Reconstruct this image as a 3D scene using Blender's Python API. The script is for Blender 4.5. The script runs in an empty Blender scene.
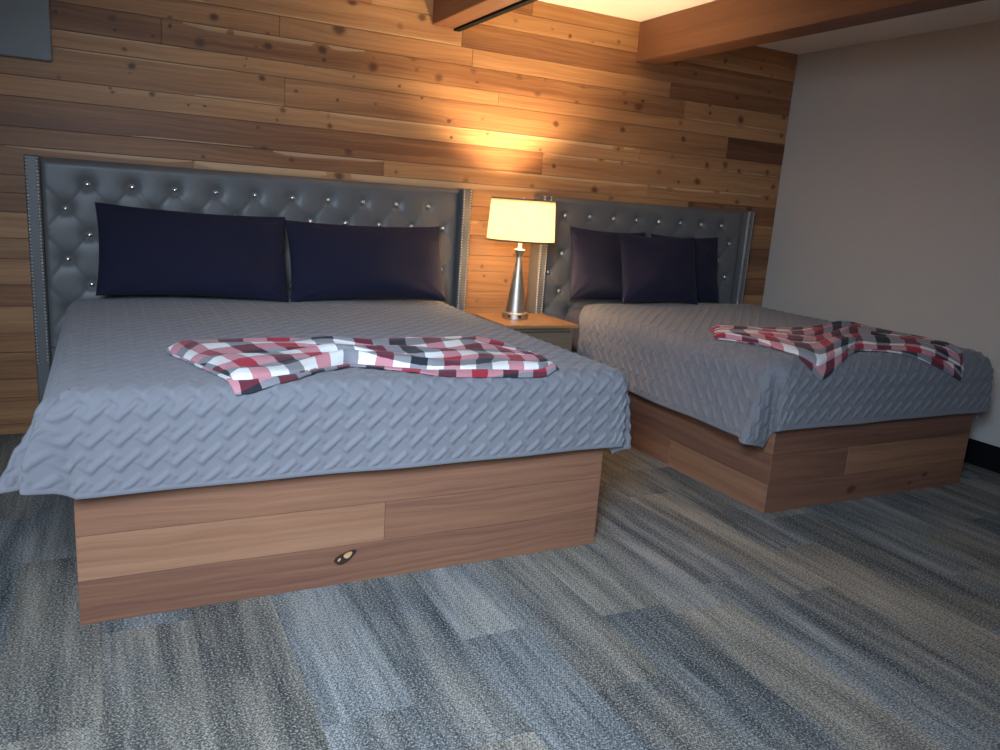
import bpy, math, random
import numpy as np
from mathutils import Vector, Matrix

random.seed(7)
S = bpy.context.scene
COL = S.collection
PI = math.pi

# ---------------------------------------------------------------- node helpers
class NT:
    def __init__(s, name):
        s.m = bpy.data.materials.new(name)
        s.m.use_nodes = True
        s.t = s.m.node_tree
        s.t.nodes.clear()
        s.out = s.t.nodes.new('ShaderNodeOutputMaterial')
    def n(s, typ, props=None, **ins):
        nd = s.t.nodes.new(typ)
        for k, v in (props or {}).items():
            setattr(nd, k, v)
        for k, v in ins.items():
            key = int(k[1:]) if k[0] == 'i' and k[1:].isdigit() else k.replace('_', ' ')
            s.put(nd.inputs[key], v)
        return nd
    def put(s, sock, v):
        if isinstance(v, bpy.types.NodeSocket):
            s.t.links.new(v, sock)
        elif isinstance(v, bpy.types.Node):
            s.t.links.new(v.outputs[0], sock)
        else:
            if sock.type == 'RGBA' and len(v) == 3:
                v = (*v, 1)
            sock.default_value = v
    def math(s, op, a, b=0.0, c=0.0):
        return s.n('ShaderNodeMath', {'operation': op}, i0=a, i1=b, i2=c).outputs[0]
    def mix(s, f, a, b, blend='MIX'):
        nd = s.n('ShaderNodeMix', {'data_type': 'RGBA', 'blend_type': blend})
        s.put(nd.inputs[0], f); s.put(nd.inputs[6], a); s.put(nd.inputs[7], b)
        return nd.outputs[2]
    def ramp(s, f, stops, interp='LINEAR'):
        nd = s.n('ShaderNodeValToRGB', i0=f)
        cr = nd.color_ramp
        cr.interpolation = interp
        while len(cr.elements) < len(stops):
            cr.elements.new(0.5)
        for e, (p, c) in zip(cr.elements, stops):
            e.position = p
            e.color = (*c, 1) if len(c) == 3 else c
        return nd.outputs[0]
    def attr(s, name):
        return s.n('ShaderNodeAttribute', {'attribute_name': name}).outputs['Fac']
    def noise(s, vec, scale=5, detail=4, rough=0.55, dist=0.0):
        return s.n('ShaderNodeTexNoise', Vector=vec, Scale=scale, Detail=detail, Roughness=rough, Distortion=dist).outputs[0]
    def xyz(s, x, y, z=0.0):
        return s.n('ShaderNodeCombineXYZ', i0=x, i1=y, i2=z).outputs[0]
    def sep(s, v):
        nd = s.n('ShaderNodeSeparateXYZ', i0=v)
        return nd.outputs[0], nd.outputs[1], nd.outputs[2]
    def bump(s, h, strength=0.3, dist=0.01):
        return s.n('ShaderNodeBump', Height=h, Strength=strength, Distance=dist).outputs[0]
    def done(s, color, rough=0.5, metal=0.0, normal=None, **extra):
        b = s.n('ShaderNodeBsdfPrincipled')
        s.put(b.inputs['Base Color'], color); s.put(b.inputs['Roughness'], rough); s.put(b.inputs['Metallic'], metal)
        if normal is not None:
            s.put(b.inputs['Normal'], normal)
        for k, v in extra.items():
            s.put(b.inputs[k.replace('_', ' ')], v)
        s.t.links.new(b.outputs[0], s.out.inputs[0])
        s.b = b
        return s.m

# ---------------------------------------------------------------- materials
def mat_wood(name, stops, rough=0.5, knotcol=(0.075, 0.032, 0.017), bump=0.12):
    k = NT(name)
    uv = k.n('ShaderNodeUVMap', {'uv_map': 'UVMap'}).outputs[0]
    u, v, _ = k.sep(uv)
    knot = k.attr('knot')
    sap = k.attr('sap')
    tone = k.attr('tone')
    wig = k.noise(k.xyz(k.math('MULTIPLY', u, 1.1), k.math('MULTIPLY', v, 3.0)), 1.0, 3)
    v2 = k.math('ADD', v, k.math('MULTIPLY', k.math('SUBTRACT', wig, 0.5), 0.09))
    v3 = k.math('ADD', v2, k.math('MULTIPLY', knot, 0.02))
    broad = k.noise(k.xyz(k.math('MULTIPLY', u, 0.55), k.math('MULTIPLY', v2, 13.0)), 1.0, 3)
    fine = k.noise(k.xyz(k.math('MULTIPLY', u, 1.8), k.math('MULTIPLY', v3, 75.0)), 1.0, 5, 0.65)
    hair = k.noise(k.xyz(k.math('MULTIPLY', u, 9.0), k.math('MULTIPLY', v3, 420.0)), 1.0, 2)
    rings = k.n('ShaderNodeTexWave', {'wave_type': 'BANDS', 'bands_direction': 'Y', 'wave_profile': 'SAW'},
                Vector=k.xyz(k.math('MULTIPLY', u, 0.6), k.math('MULTIPLY', v3, 9.0)), Scale=1.0, Distortion=5.0, Detail=2.0).outputs[1]
    f = k.math('ADD', k.math('MULTIPLY', broad, 0.50), k.math('MULTIPLY', fine, 0.42))
    f = k.math('ADD', f, k.math('MULTIPLY', hair, 0.08))
    f = k.math('ADD', f, k.math('MULTIPLY', k.math('SUBTRACT', rings, 0.5), 0.06))
    f = k.math('ADD', k.math('SUBTRACT', f, 0.5), tone)
    c = k.ramp(f, stops)
    c = k.mix(k.math('MULTIPLY', sap, 0.6), c, stops[-1][1])
    ks = k.n('ShaderNodeMapRange', {'interpolation_type': 'SMOOTHSTEP'}, i0=k.math('ADD', knot, k.math('MULTIPLY', k.math('SUBTRACT', fine, 0.5), 0.3)),
             i1=0.25, i2=0.95, i3=0.0, i4=0.85).outputs[0]
    c = k.mix(ks, c, knotcol)
    h = k.math('ADD', k.math('MULTIPLY', fine, 0.7), k.math('MULTIPLY', hair, 0.3))
    return k.done(c, k.math('ADD', rough, k.math('MULTIPLY', k.math('SUBTRACT', fine, 0.5), 0.2)), 0.0, k.bump(h, bump, 0.004), Specular_IOR_Level=0.3)

CEDAR = mat_wood('cedar', [(0.05, (0.100, 0.038, 0.020)), (0.30, (0.235, 0.102, 0.045)), (0.55, (0.430, 0.215, 0.092)), (0.78, (0.600, 0.345, 0.160)), (0.95, (0.74, 0.50, 0.28))], 0.48)
PLANK = mat_wood('base_plank', [(0.05, (0.07, 0.030, 0.022)), (0.30, (0.170, 0.074, 0.047)), (0.55, (0.280, 0.130, 0.072)), (0.80, (0.385, 0.196, 0.110)), (0.95, (0.49, 0.29, 0.18))], 0.5, bump=0.18)
BEAM = mat_wood('stained_beam', [(0.1, (0.060, 0.026, 0.016)), (0.4, (0.125, 0.054, 0.030)), (0.65, (0.175, 0.080, 0.042)), (0.95, (0.25, 0.125, 0.068))], 0.5)
TABLEWOOD = mat_wood('table_wood', [(0.1, (0.16, 0.075, 0.035)), (0.4, (0.27, 0.135, 0.065)), (0.65, (0.36, 0.19, 0.09)), (0.95, (0.45, 0.27, 0.14))], 0.35)
CABWOOD = mat_wood('cabinet_wood', [(0.1, (0.10, 0.066, 0.042)), (0.5, (0.20, 0.138, 0.090)), (0.95, (0.29, 0.21, 0.145))], 0.45)

def mat_flat(name, col, rough=0.6, metal=0.0, nscale=0, nstr=0.1, ndist=0.002, **e):
    k = NT(name)
    tc = k.n('ShaderNodeTexCoord').outputs['Object']
    nz = k.noise(tc, nscale or 40, 4)
    c = k.mix(k.math('MULTIPLY', k.math('SUBTRACT', nz, 0.4), 0.25), col, tuple(x * 0.8 for x in col))
    return k.done(c, rough, metal, k.bump(nz, nstr, ndist) if nscale else None, **e)

PAINT = mat_flat('wall_paint', (0.530, 0.500, 0.465), 0.75, nscale=220, nstr=0.08)
BULKHEAD = mat_flat('bulkhead_paint', (0.27, 0.30, 0.31), 0.75, nscale=220, nstr=0.08)
CEIL = mat_flat('ceiling_paint', (0.86, 0.84, 0.80), 0.85, nscale=160, nstr=0.12)
BLACKTRIM = mat_flat('black_trim', (0.007, 0.007, 0.008), 0.8, Specular_IOR_Level=0.08)
GAP = mat_flat('dark_gap', (0.012, 0.007, 0.005), 0.9)
CHROME = mat_flat('chrome', (0.86, 0.86, 0.86), 0.30, 1.0)
NAILM = mat_flat('nailhead_metal', (0.55, 0.55, 0.54), 0.28, 1.0)
WHITEPL = mat_flat('white_plastic', (0.75, 0.72, 0.66), 0.4)
DARKPL = mat_flat('dark_port', (0.02, 0.02, 0.022), 0.4)

def mat_brushed():
    k = NT('brushed_nickel')
    tc = k.n('ShaderNodeTexCoord').outputs['Object']
    x, y, z = k.sep(tc)
    nz = k.noise(k.xyz(k.math('MULTIPLY', x, 4.0), k.math('MULTIPLY', y, 4.0), k.math('MULTIPLY', z, 320.0)), 1.0, 3)
    c = k.mix(nz, (0.50, 0.45, 0.39), (0.66, 0.60, 0.53))
    return k.done(c, 0.46, 1.0, k.bump(nz, 0.05, 0.001))
NICKEL = mat_brushed()

def mat_leather():
    k = NT('grey_leather')
    tc = k.n('ShaderNodeTexCoord').outputs['Object']
    vo = k.n('ShaderNodeTexVoronoi', {'feature': 'DISTANCE_TO_EDGE'}, Vector=tc, Scale=260.0).outputs[0]
    nz = k.noise(tc, 6, 3)
    c = k.mix(nz, (0.110, 0.106, 0.104), (0.150, 0.145, 0.142))
    return k.done(c, 0.42, 0.0, k.bump(vo, 0.12, 0.001), Specular_IOR_Level=0.4)
LEATHER = mat_leather()

def mat_quilt():
    k = NT('grey_quilt')
    uv = k.n('ShaderNodeUVMap', {'uv_map': 'UVMap'}).outputs[0]
    u, v, _ = k.sep(uv)
    wa = k.math('SINE', k.math('MULTIPLY', u, 1570.0))
    wb = k.math('SINE', k.math('MULTIPLY', v, 1570.0))
    w = k.math('MULTIPLY', wa, wb)
    nz = k.noise(uv, 9, 3)
    c = k.mix(nz, (0.160, 0.154, 0.168), (0.195, 0.188, 0.204))
    c = k.mix(k.math('MULTIPLY', k.math('ADD', w, 1.0), 0.10), c, (0.28, 0.27, 0.28))
    return k.done(c, 0.75, 0.0, k.bump(w, 0.22, 0.0012), Sheen_Weight=0.15, Specular_IOR_Level=0.25)
QUILT = mat_quilt()

def mat_cloth(name, col, sheen=0.2):
    k = NT(name)
    tc = k.n('ShaderNodeTexCoord').outputs['Object']
    nz = k.noise(tc, 420, 2)
    n2 = k.noise(tc, 5, 3)
    c = k.mix(n2, col, tuple(x * 1.35 for x in col))
    return k.done(c, 0.85, 0.0, k.bump(nz, 0.15, 0.001), Sheen_Weight=sheen, Specular_IOR_Level=0.15)
NAVY = mat_cloth('navy_cotton', (0.0125, 0.0125, 0.028), 0.05)
TICK = mat_cloth('mattress_ticking', (0.20, 0.20, 0.21))

def mat_plaid():
    k = NT('buffalo_plaid')
    uv = k.n('ShaderNodeUVMap', {'uv_map': 'UVMap'}).outputs[0]
    u, v, _ = k.sep(uv)
    Wt, Rd, Bk = (0.89, 0.87, 0.86), (0.62, 0.10, 0.17), (0.09, 0.095, 0.14)   # square roots: threads blend darker than paint
    st = [(0.0, Wt), (0.25, Rd), (0.50, Wt), (0.75, Bk)]
    wob = k.math('MULTIPLY', k.math('SUBTRACT', k.noise(uv, 18, 2), 0.5), 0.014)
    cu = k.ramp(k.math('FRACT', k.math('DIVIDE', k.math('ADD', u, wob), 0.272)), st, 'CONSTANT')
    cv = k.ramp(k.math('FRACT', k.math('DIVIDE', k.math('ADD', v, wob), 0.204)), [(0.0, Rd), (0.3334, Wt), (0.6667, Bk)], 'CONSTANT')
    c = k.mix(0.5, cu, cv)
    c = k.mix(1.0, c, c, 'MULTIPLY')
    tw = k.math('SINE', k.math('MULTIPLY', k.math('ADD', u, v), 2600.0))
    fz = k.noise(uv, 300, 3)
    c = k.mix(k.math('MULTIPLY', fz, 0.07), c, (0.5, 0.48, 0.48))
    h = k.math('ADD', tw, k.math('MULTIPLY', fz, 2.0))
    return k.done(c, 0.9, 0.0, k.bump(h, 0.2, 0.0015), Sheen_Weight=0.08, Specular_IOR_Level=0.15)
PLAID = mat_plaid()

def mat_carpet():
    k = NT('carpet_planks')
    tc = k.n('ShaderNodeTexCoord').outputs['Object']
    x, y, z = k.sep(tc)
    W, L = 0.25, 1.0
    ci = k.math('FLOOR', k.math('DIVIDE', k.math('ADD', x, 0.19), W))
    off = k.n('ShaderNodeTexWhiteNoise', {'noise_dimensions': '1D'}, W=ci).outputs[0]
    cj = k.math('FLOOR', k.math('ADD', k.math('DIVIDE', y, L), off))
    cell = k.n('ShaderNodeTexWhiteNoise', {'noise_dimensions': '2D'}, Vector=k.xyz(ci, cj))
    r = cell.outputs[0]
    r1, r2, r3 = k.sep(cell.outputs[1])
    sd = k.math('MULTIPLY', r, 37.0)
    sa = k.noise(k.xyz(k.math('MULTIPLY', x, 12.0), k.math('MULTIPLY', y, 1.1), sd), 1.0, 3, 0.55)
    sb = k.noise(k.xyz(k.math('MULTIPLY', x, 62.0), k.math('MULTIPLY', y, 3.2), sd), 1.0, 4, 0.65)
    sc = k.noise(k.xyz(k.math('MULTIPLY', x, 5.0), k.math('MULTIPLY', y, 2.0), sd), 1.0, 3, 0.5)
    f = k.math('ADD', k.math('MULTIPLY', k.math('SUBTRACT', sa, 0.5), 1.35), k.math('MULTIPLY', k.math('SUBTRACT', sb, 0.5), 0.75))
    f = k.math('ADD', f, k.math('MULTIPLY', k.math('SUBTRACT', sc, 0.5), 0.45))
    f = k.math('ADD', f, k.math('ADD', 0.47, k.math('MULTIPLY', k.math('SUBTRACT', r1, 0.5), 0.26)))
    c = k.ramp(f, [(0.08, (0.050, 0.054, 0.056)), (0.32, (0.132, 0.136, 0.135)), (0.52, (0.242, 0.242, 0.234)), (0.72, (0.375, 0.366, 0.345)), (0.95, (0.50, 0.475, 0.43))])
    tan = k.n('ShaderNodeMapRange', i0=k.math('ADD', k.math('MULTIPLY', r2, 0.55), k.math('MULTIPLY', sc, 0.75)), i1=0.50, i2=0.80, i3=0.0, i4=0.9).outputs[0]
    warm = k.ramp(f, [(0.1, (0.078, 0.064, 0.050)), (0.5, (0.275, 0.228, 0.168)), (0.9, (0.53, 0.45, 0.335))])
    c = k.mix(tan, c, warm)
    # tufted loops, staggered rows
    row = k.math('FLOOR', k.math('MULTIPLY', y, 150.0))
    lx = k.math('SINE', k.math('ADD', k.math('MULTIPLY', x, 820.0), k.math('MULTIPLY', row, PI)))
    ly = k.math('SINE', k.math('MULTIPLY', y, 150.0 * 2 * PI))
    loop = k.math('MULTIPLY', k.math('ADD', lx, 1.0), k.math('MULTIPLY', k.math('ADD', ly, 1.4), 0.21))
    yarn = k.n('ShaderNodeTexNoise', Vector=tc, Scale=150.0, Detail=3.0, Roughness=0.7).outputs[0]
    c = k.mix(k.n('ShaderNodeMapRange', i0=loop, i1=0.05, i2=0.45, i3=0.55, i4=0.0).outputs[0], c, (0.022, 0.024, 0.026))  # shade in the gaps between loops, put into the colour
    c = k.mix(k.n('ShaderNodeMapRange', i0=yarn, i1=0.38, i2=0.50, i3=0.70, i4=0.0).outputs[0], c, (0.022, 0.024, 0.027))
    c = k.mix(k.n('ShaderNodeMapRange', i0=yarn, i1=0.52, i2=0.64, i3=0.0, i4=0.55).outputs[0], c, (0.56, 0.56, 0.54))
    h = k.math('ADD', k.math('MULTIPLY', loop, 0.5), yarn)
    return k.done(c, 0.95, 0.0, k.bump(h, 0.5, 0.004), Specular_IOR_Level=0.1)
CARPET = mat_carpet()

def mat_shade():
    k = NT('linen_shade')
    tc = k.n('ShaderNodeTexCoord').outputs['UV']
    u, v, _ = k.sep(tc)
    a = k.noise(k.xyz(k.math('MULTIPLY', u, 14.0), k.math('MULTIPLY', v, 420.0)), 1.0, 3)
    b = k.noise(k.xyz(k.math('MULTIPLY', u, 620.0), k.math('MULTIPLY', v, 6.0)), 1.0, 3)
    w = k.math('ADD', k.math('MULTIPLY', a, 0.5), k.math('MULTIPLY', b, 0.5))
    c = k.mix(k.n('ShaderNodeMapRange', i0=w, i1=0.36, i2=0.64).outputs[0], (0.50, 0.44, 0.32), (0.84, 0.80, 0.70))
    d = k.n('ShaderNodeBsdfDiffuse', Color=c)
    t = k.n('ShaderNodeBsdfTranslucent', Color=c)
    m = k.n('ShaderNodeMixShader', i0=0.85)
    k.t.links.new(d.outputs[0], m.inputs[1]); k.t.links.new(t.outputs[0], m.inputs[2])
    k.t.links.new(m.outputs[0], k.out.inputs[0])
    return k.m
SHADE = mat_shade()
def mat_added_diffuser():  # translucent sheet for the unseen discs added inside the shade
    k = NT('added_frosted_diffuser')
    t = k.n('ShaderNodeBsdfTranslucent', Color=(0.95, 0.93, 0.88, 1))
    k.t.links.new(t.outputs[0], k.out.inputs[0])
    return k.m
ADDED_DIFFUSER = mat_added_diffuser()
SHADEBAND = mat_flat('shade_binding', (0.16, 0.14, 0.12), 0.7)

def mat_bulb():
    k = NT('lit_bulb')
    e = k.n('ShaderNodeEmission', Color=(1.0, 0.69, 0.37), Strength=3600.0)
    k.t.links.new(e.outputs[0], k.out.inputs[0])
    return k.m
BULB = mat_bulb()

# ---------------------------------------------------------------- mesh builder
class MB:
    def __init__(s):
        s.v = []; s.f = []; s.uv = []; s.tone = []; s.knot = []; s.sap = []; s.mi = []
    def add(s, verts, faces, uv=None, tone=0.5, knot=None, sap=None, mi=0):
        b = len(s.v); n = len(verts)
        s.v += [tuple(map(float, p)) for p in verts]
        s.f += [tuple(b + i for i in f) for f in faces]
        s.mi += [mi] * len(faces)
        s.uv += list(uv) if uv is not None else [(p[0] + p[1], p[2]) for p in verts]
        s.tone += [tone] * n
        s.knot += list(knot) if knot is not None else [0.0] * n
        s.sap += list(sap) if sap is not None else [0.0] * n
        return s
    def box(s, a, b, ch=0.0, tone=0.5, mi=0, grain=None, seed=0.0):
        """box from corner a to corner b with chamfered edges; grain = axis the wood runs along"""
        x0, y0, z0 = a; x1, y1, z1 = b
        c = [(x0 + x1) / 2, (y0 + y1) / 2, (z0 + z1) / 2]
        h = [abs(x1 - x0) / 2, abs(y1 - y0) / 2, abs(z1 - z0) / 2]
        if grain is None:
            grain = h.index(max(h))
        ch = min(ch, min(h) * 0.9)
        faces6 = [(0, 1), (0, -1), (1, 1), (1, -1), (2, 1), (2, -1)]
        for ax, sg in faces6:
            o = [i for i in range(3) if i != ax]
            quad = []
            for i, j in ((-1, -1), (1, -1), (1, 1), (-1, 1)):
                p = [0, 0, 0]
                p[ax] = c[ax] + sg * h[ax]
                p[o[0]] = c[o[0]] + i * (h[o[0]] - ch)
                p[o[1]] = c[o[1]] + j * (h[o[1]] - ch)
                quad.append(p)
            flip = (sg > 0) != (ax != 1)
            if flip: quad.reverse()
            s.add(quad, [(0, 1, 2, 3)], s._uvg(quad, grain, ax, seed), tone, mi=mi)
        if ch > 0:
            for ax in range(3):
                o = [i for i in range(3) if i != ax]
                for i in (-1, 1):
                    for j in (-1, 1):
                        q = []
                        for e in (-1, 1):
                            p1 = [0, 0, 0]; p2 = [0, 0, 0]
                            p1[ax] = p2[ax] = c[ax] + e * (h[ax] - ch)
                            p1[o[0]] = c[o[0]] + i * h[o[0]]; p1[o[1]] = c[o[1]] + j * (h[o[1]] - ch)
                            p2[o[0]] = c[o[0]] + i * (h[o[0]] - ch); p2[o[1]] = c[o[1]] + j * h[o[1]]
                            q += [p1, p2] if e < 0 else [p2, p1]
                        nrm = (Vector(q[1]) - Vector(q[0])).cross(Vector(q[2]) - Vector(q[1]))
                        outv = Vector([0 if a_ == ax else (i if a_ == o[0] else j) for a_ in range(3)])
                        if nrm.dot(outv) < 0: q.reverse()
                        s.add(q, [(0, 1, 2, 3)], s._uvg(q, grain, o[0], seed), tone, mi=mi)
            for i in (-1, 1):
                for j in (-1, 1):
                    for l in (-1, 1):
                        q = []
                        for ax in range(3):
                            p = [c[0] + i * (h[0] - ch), c[1] + j * (h[1] - ch), c[2] + l * (h[2] - ch)]
                            p[ax] = c[ax] + (i, j, l)[ax] * h[ax]
                            q.append(p)
                        if i * j * l < 0: q.reverse()
                        s.add(q, [(0, 1, 2)], s._uvg(q, grain, 0, seed), tone, mi=mi)
        return s
    @staticmethod
    def _uvg(pts, grain, ax, seed):
        o = [i for i in range(3) if i != grain]
        if ax == grain:
            return [(p[o[0]] * 0.2 + seed * 3.1, p[o[1]] + seed) for p in pts]
        w = [i for i in o if i != ax]
        w = w[0] if w else o[0]
        return [(p[grain] + seed * 3.1, p[w] + seed + 0.37 * ax) for p in pts]
    def lathe(s, prof, c=(0, 0, 0), seg=32, tone=0.5, mi=0, cap=True):
        n = len(prof); vs = []; uv = []
        for i in range(seg + 1):
            a = 2 * PI * i / seg
            for r, z in prof:
                vs.append((c[0] + r * math.cos(a), c[1] + r * math.sin(a), c[2] + z))
                uv.append((i / seg, z))
        fs = []
        for i in range(seg):
            for j in range(n - 1):
                fs.append((i * n + j, (i + 1) * n + j, (i + 1) * n + j + 1, i * n + j + 1))
        s.add(vs, fs, uv, tone, mi=mi)
        if cap:
            for idx, rev in ((0, True), (n - 1, False)):
                r, z = prof[idx]
                if r > 1e-5:
                    ring = [(c[0] + r * math.cos(2 * PI * i / seg), c[1] + r * math.sin(2 * PI * i / seg), c[2] + z) for i in range(seg)]
                    f = tuple(range(seg))
                    s.add(ring, [f[::-1] if rev else f], None, tone, mi=mi)
        return s
    def grid(s, P, UV, tone=0.5, flip=False, mi=0):
        """P: (n,m,3) array, UV: (n,m,2)"""
        n, m = P.shape[:2]
        I = np.arange(n * m).reshape(n, m)
        q = np.stack([I[:-1, :-1], I[1:, :-1], I[1:, 1:], I[:-1, 1:]], -1).reshape(-1, 4)
        if flip: q = q[:, ::-1]
        s.add(P.reshape(-1, 3).tolist(), q.tolist(), [tuple(t) for t in UV.reshape(-1, 2).tolist()], tone, mi=mi)
        return s
    def build(s, name, mats, parent=None, smooth=False, weld=False, auto=None):
        me = bpy.data.meshes.new(name)
        me.from_pydata(s.v, [], s.f)
        uvl = me.uv_layers.new(name='UVMap')
        li = np.empty(len(me.loops), np.int32)
        me.loops.foreach_get('vertex_index', li)
        uvl.data.foreach_set('uv', np.array(s.uv, np.float32)[li].ravel())
        for nm, arr in (('tone', s.tone), ('knot', s.knot), ('sap', s.sap)):
            if nm == 'tone' or any(arr):
                a = me.attributes.new(nm, 'FLOAT', 'POINT')
                a.data.foreach_set('value', np.array(arr, np.float32))
        for m in (mats if isinstance(mats, (list, tuple)) else [mats]):
            me.materials.append(m)
        me.polygons.foreach_set('material_index', np.array(s.mi, np.int32))
        if smooth:
            me.polygons.foreach_set('use_smooth', np.ones(len(me.polygons), bool))
        me.update()
        if weld:
            import bmesh
            bm = bmesh.new(); bm.from_mesh(me)
            bmesh.ops.remove_doubles(bm, verts=bm.verts, dist=1e-5)
            bm.to_mesh(me); bm.free()
        if auto is not None:
            me.set_sharp_from_angle(angle=math.radians(auto))
        return link(name, me, parent)

def link(name, me, parent=None):
    o = bpy.data.objects.new(name, me)
    COL.objects.link(o)
    if parent is not None:
        adopt(o, parent)
    return o

def adopt(o, parent):
    o.parent = parent
    M = Matrix.Identity(4); p = parent
    while p is not None:
        M = p.matrix_basis.inverted() @ M if p.parent is None else p.matrix_basis.inverted() @ p.matrix_parent_inverse.inverted() @ M
        p = p.parent
    # parents here only carry translations, so the inverse is a plain shift
    t = world_t(parent)
    o.matrix_parent_inverse = Matrix.Translation(-t)

def world_t(o):
    t = Vector(o.location)
    if o.parent is not None:
        t = t + o.matrix_parent_inverse.translation + world_t(o.parent)
    return t

def empty(name, loc, label, cat, group=None):
    o = bpy.data.objects.new(name, None)
    COL.objects.link(o)
    o.location = loc
    o.empty_display_size = 0.1
    tag(o, label, cat, group)
    return o

def tag(o, label, cat, group=None, kind=None):
    o['label'] = label; o['category'] = cat
    if group: o['group'] = group
    if kind: o['kind'] = kind
    return o

def struct(o, label=None, cat=None):
    o['kind'] = 'structure'
    if label: o['label'] = label; o['category'] = cat
    return o

# ---------------------------------------------------------------- room
CZ = 2.555          # ceiling height
XR = 4.73           # right wall
XL = -0.55          # left wall

m = MB()
P = np.array([[[XL, y, 0], [XR, y, 0]] for y in (-6.0, 0.0)])
m.add([(XL, -6.0, 0), (XR, -6.0, 0), (XR, 0.1, 0), (XL, 0.1, 0)], [(0, 1, 2, 3)])
m.add([(XL, -6.0, -0.1), (XR, -6.0, -0.1), (XR, 0.1, -0.1), (XL, 0.1, -0.1)], [(3, 2, 1, 0)])
struct(m.build('floor', CARPET))
m = MB().box((XL - 0.1, -6.0, CZ), (XR + 0.1, 0.1, CZ + 0.12))
struct(m.build('ceiling', CEIL))
m = MB().box((XR, -6.0, 0), (XR + 0.12, 0.1, CZ))
struct(m.build('wall_right', PAINT))
m = MB().box((XL - 0.12, -6.0, 0), (XL, 0.1, CZ))
struct(m.build('wall_left', PAINT))
m = MB().box((XR - 0.014, -6.0, 0), (XR, 0.0, 0.150), 0.004)
struct(m.build('baseboard_right', BLACKTRIM))

# back wall of cedar planks: (z0, z1, [joint x...], [tone...])
rows = [
    (2.462, CZ + 0.02, [2.49], [0.40, 0.56]),
    (2.362, 2.462, [1.48, 3.40], [0.55, 0.66, 0.60]),
    (2.220, 2.362, [2.035], [0.60, 0.37]),
    (2.118, 2.220, [0.98, 2.11, 3.60], [0.50, 0.55, 0.60, 0.32]),
    (1.995, 2.118, [0.40, 3.74], [0.36, 0.40, 0.56]),
    (1.915, 1.995, [2.30], [0.56, 0.54]),
    (1.765, 1.915, [1.01, 4.17], [0.52, 0.46, 0.16]),
    (1.670, 1.765, [3.40], [0.58, 0.50]),
    (1.532, 1.670, [2.645], [0.30, 0.50]),
    (1.442, 1.532, [1.585, 3.5], [0.36, 0.54, 0.46]),
    (1.305, 1.442, [0.54, 3.87], [0.40, 0.56, 0.30]),
    (1.219, 1.305, [2.3], [0.35, 0.43]),
    (1.127, 1.219, [1.9, 3.3], [0.33, 0.53, 0.45]),
    (1.001, 1.127, [2.9], [0.48, 0.27]),
    (0.900, 1.001, [1.4, 4.0], [0.38, 0.53, 0.43]),
    (0.772, 0.900, [3.1], [0.45, 0.29]),
    (0.665, 0.772, [1.2], [0.35, 0.48]),
    (0.525, 0.665, [2.8], [0.48, 0.35]),
    (0.430, 0.525, [0.9], [0.38, 0.45]),
    (0.290, 0.430, [2.4], [0.33, 0.43]),
    (0.195, 0.290, [1.7], [0.43, 0.38]),
    (0.055, 0.195, [3.0], [0.38, 0.43]),
    (0.0, 0.055, [], [0.38]),
]
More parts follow.
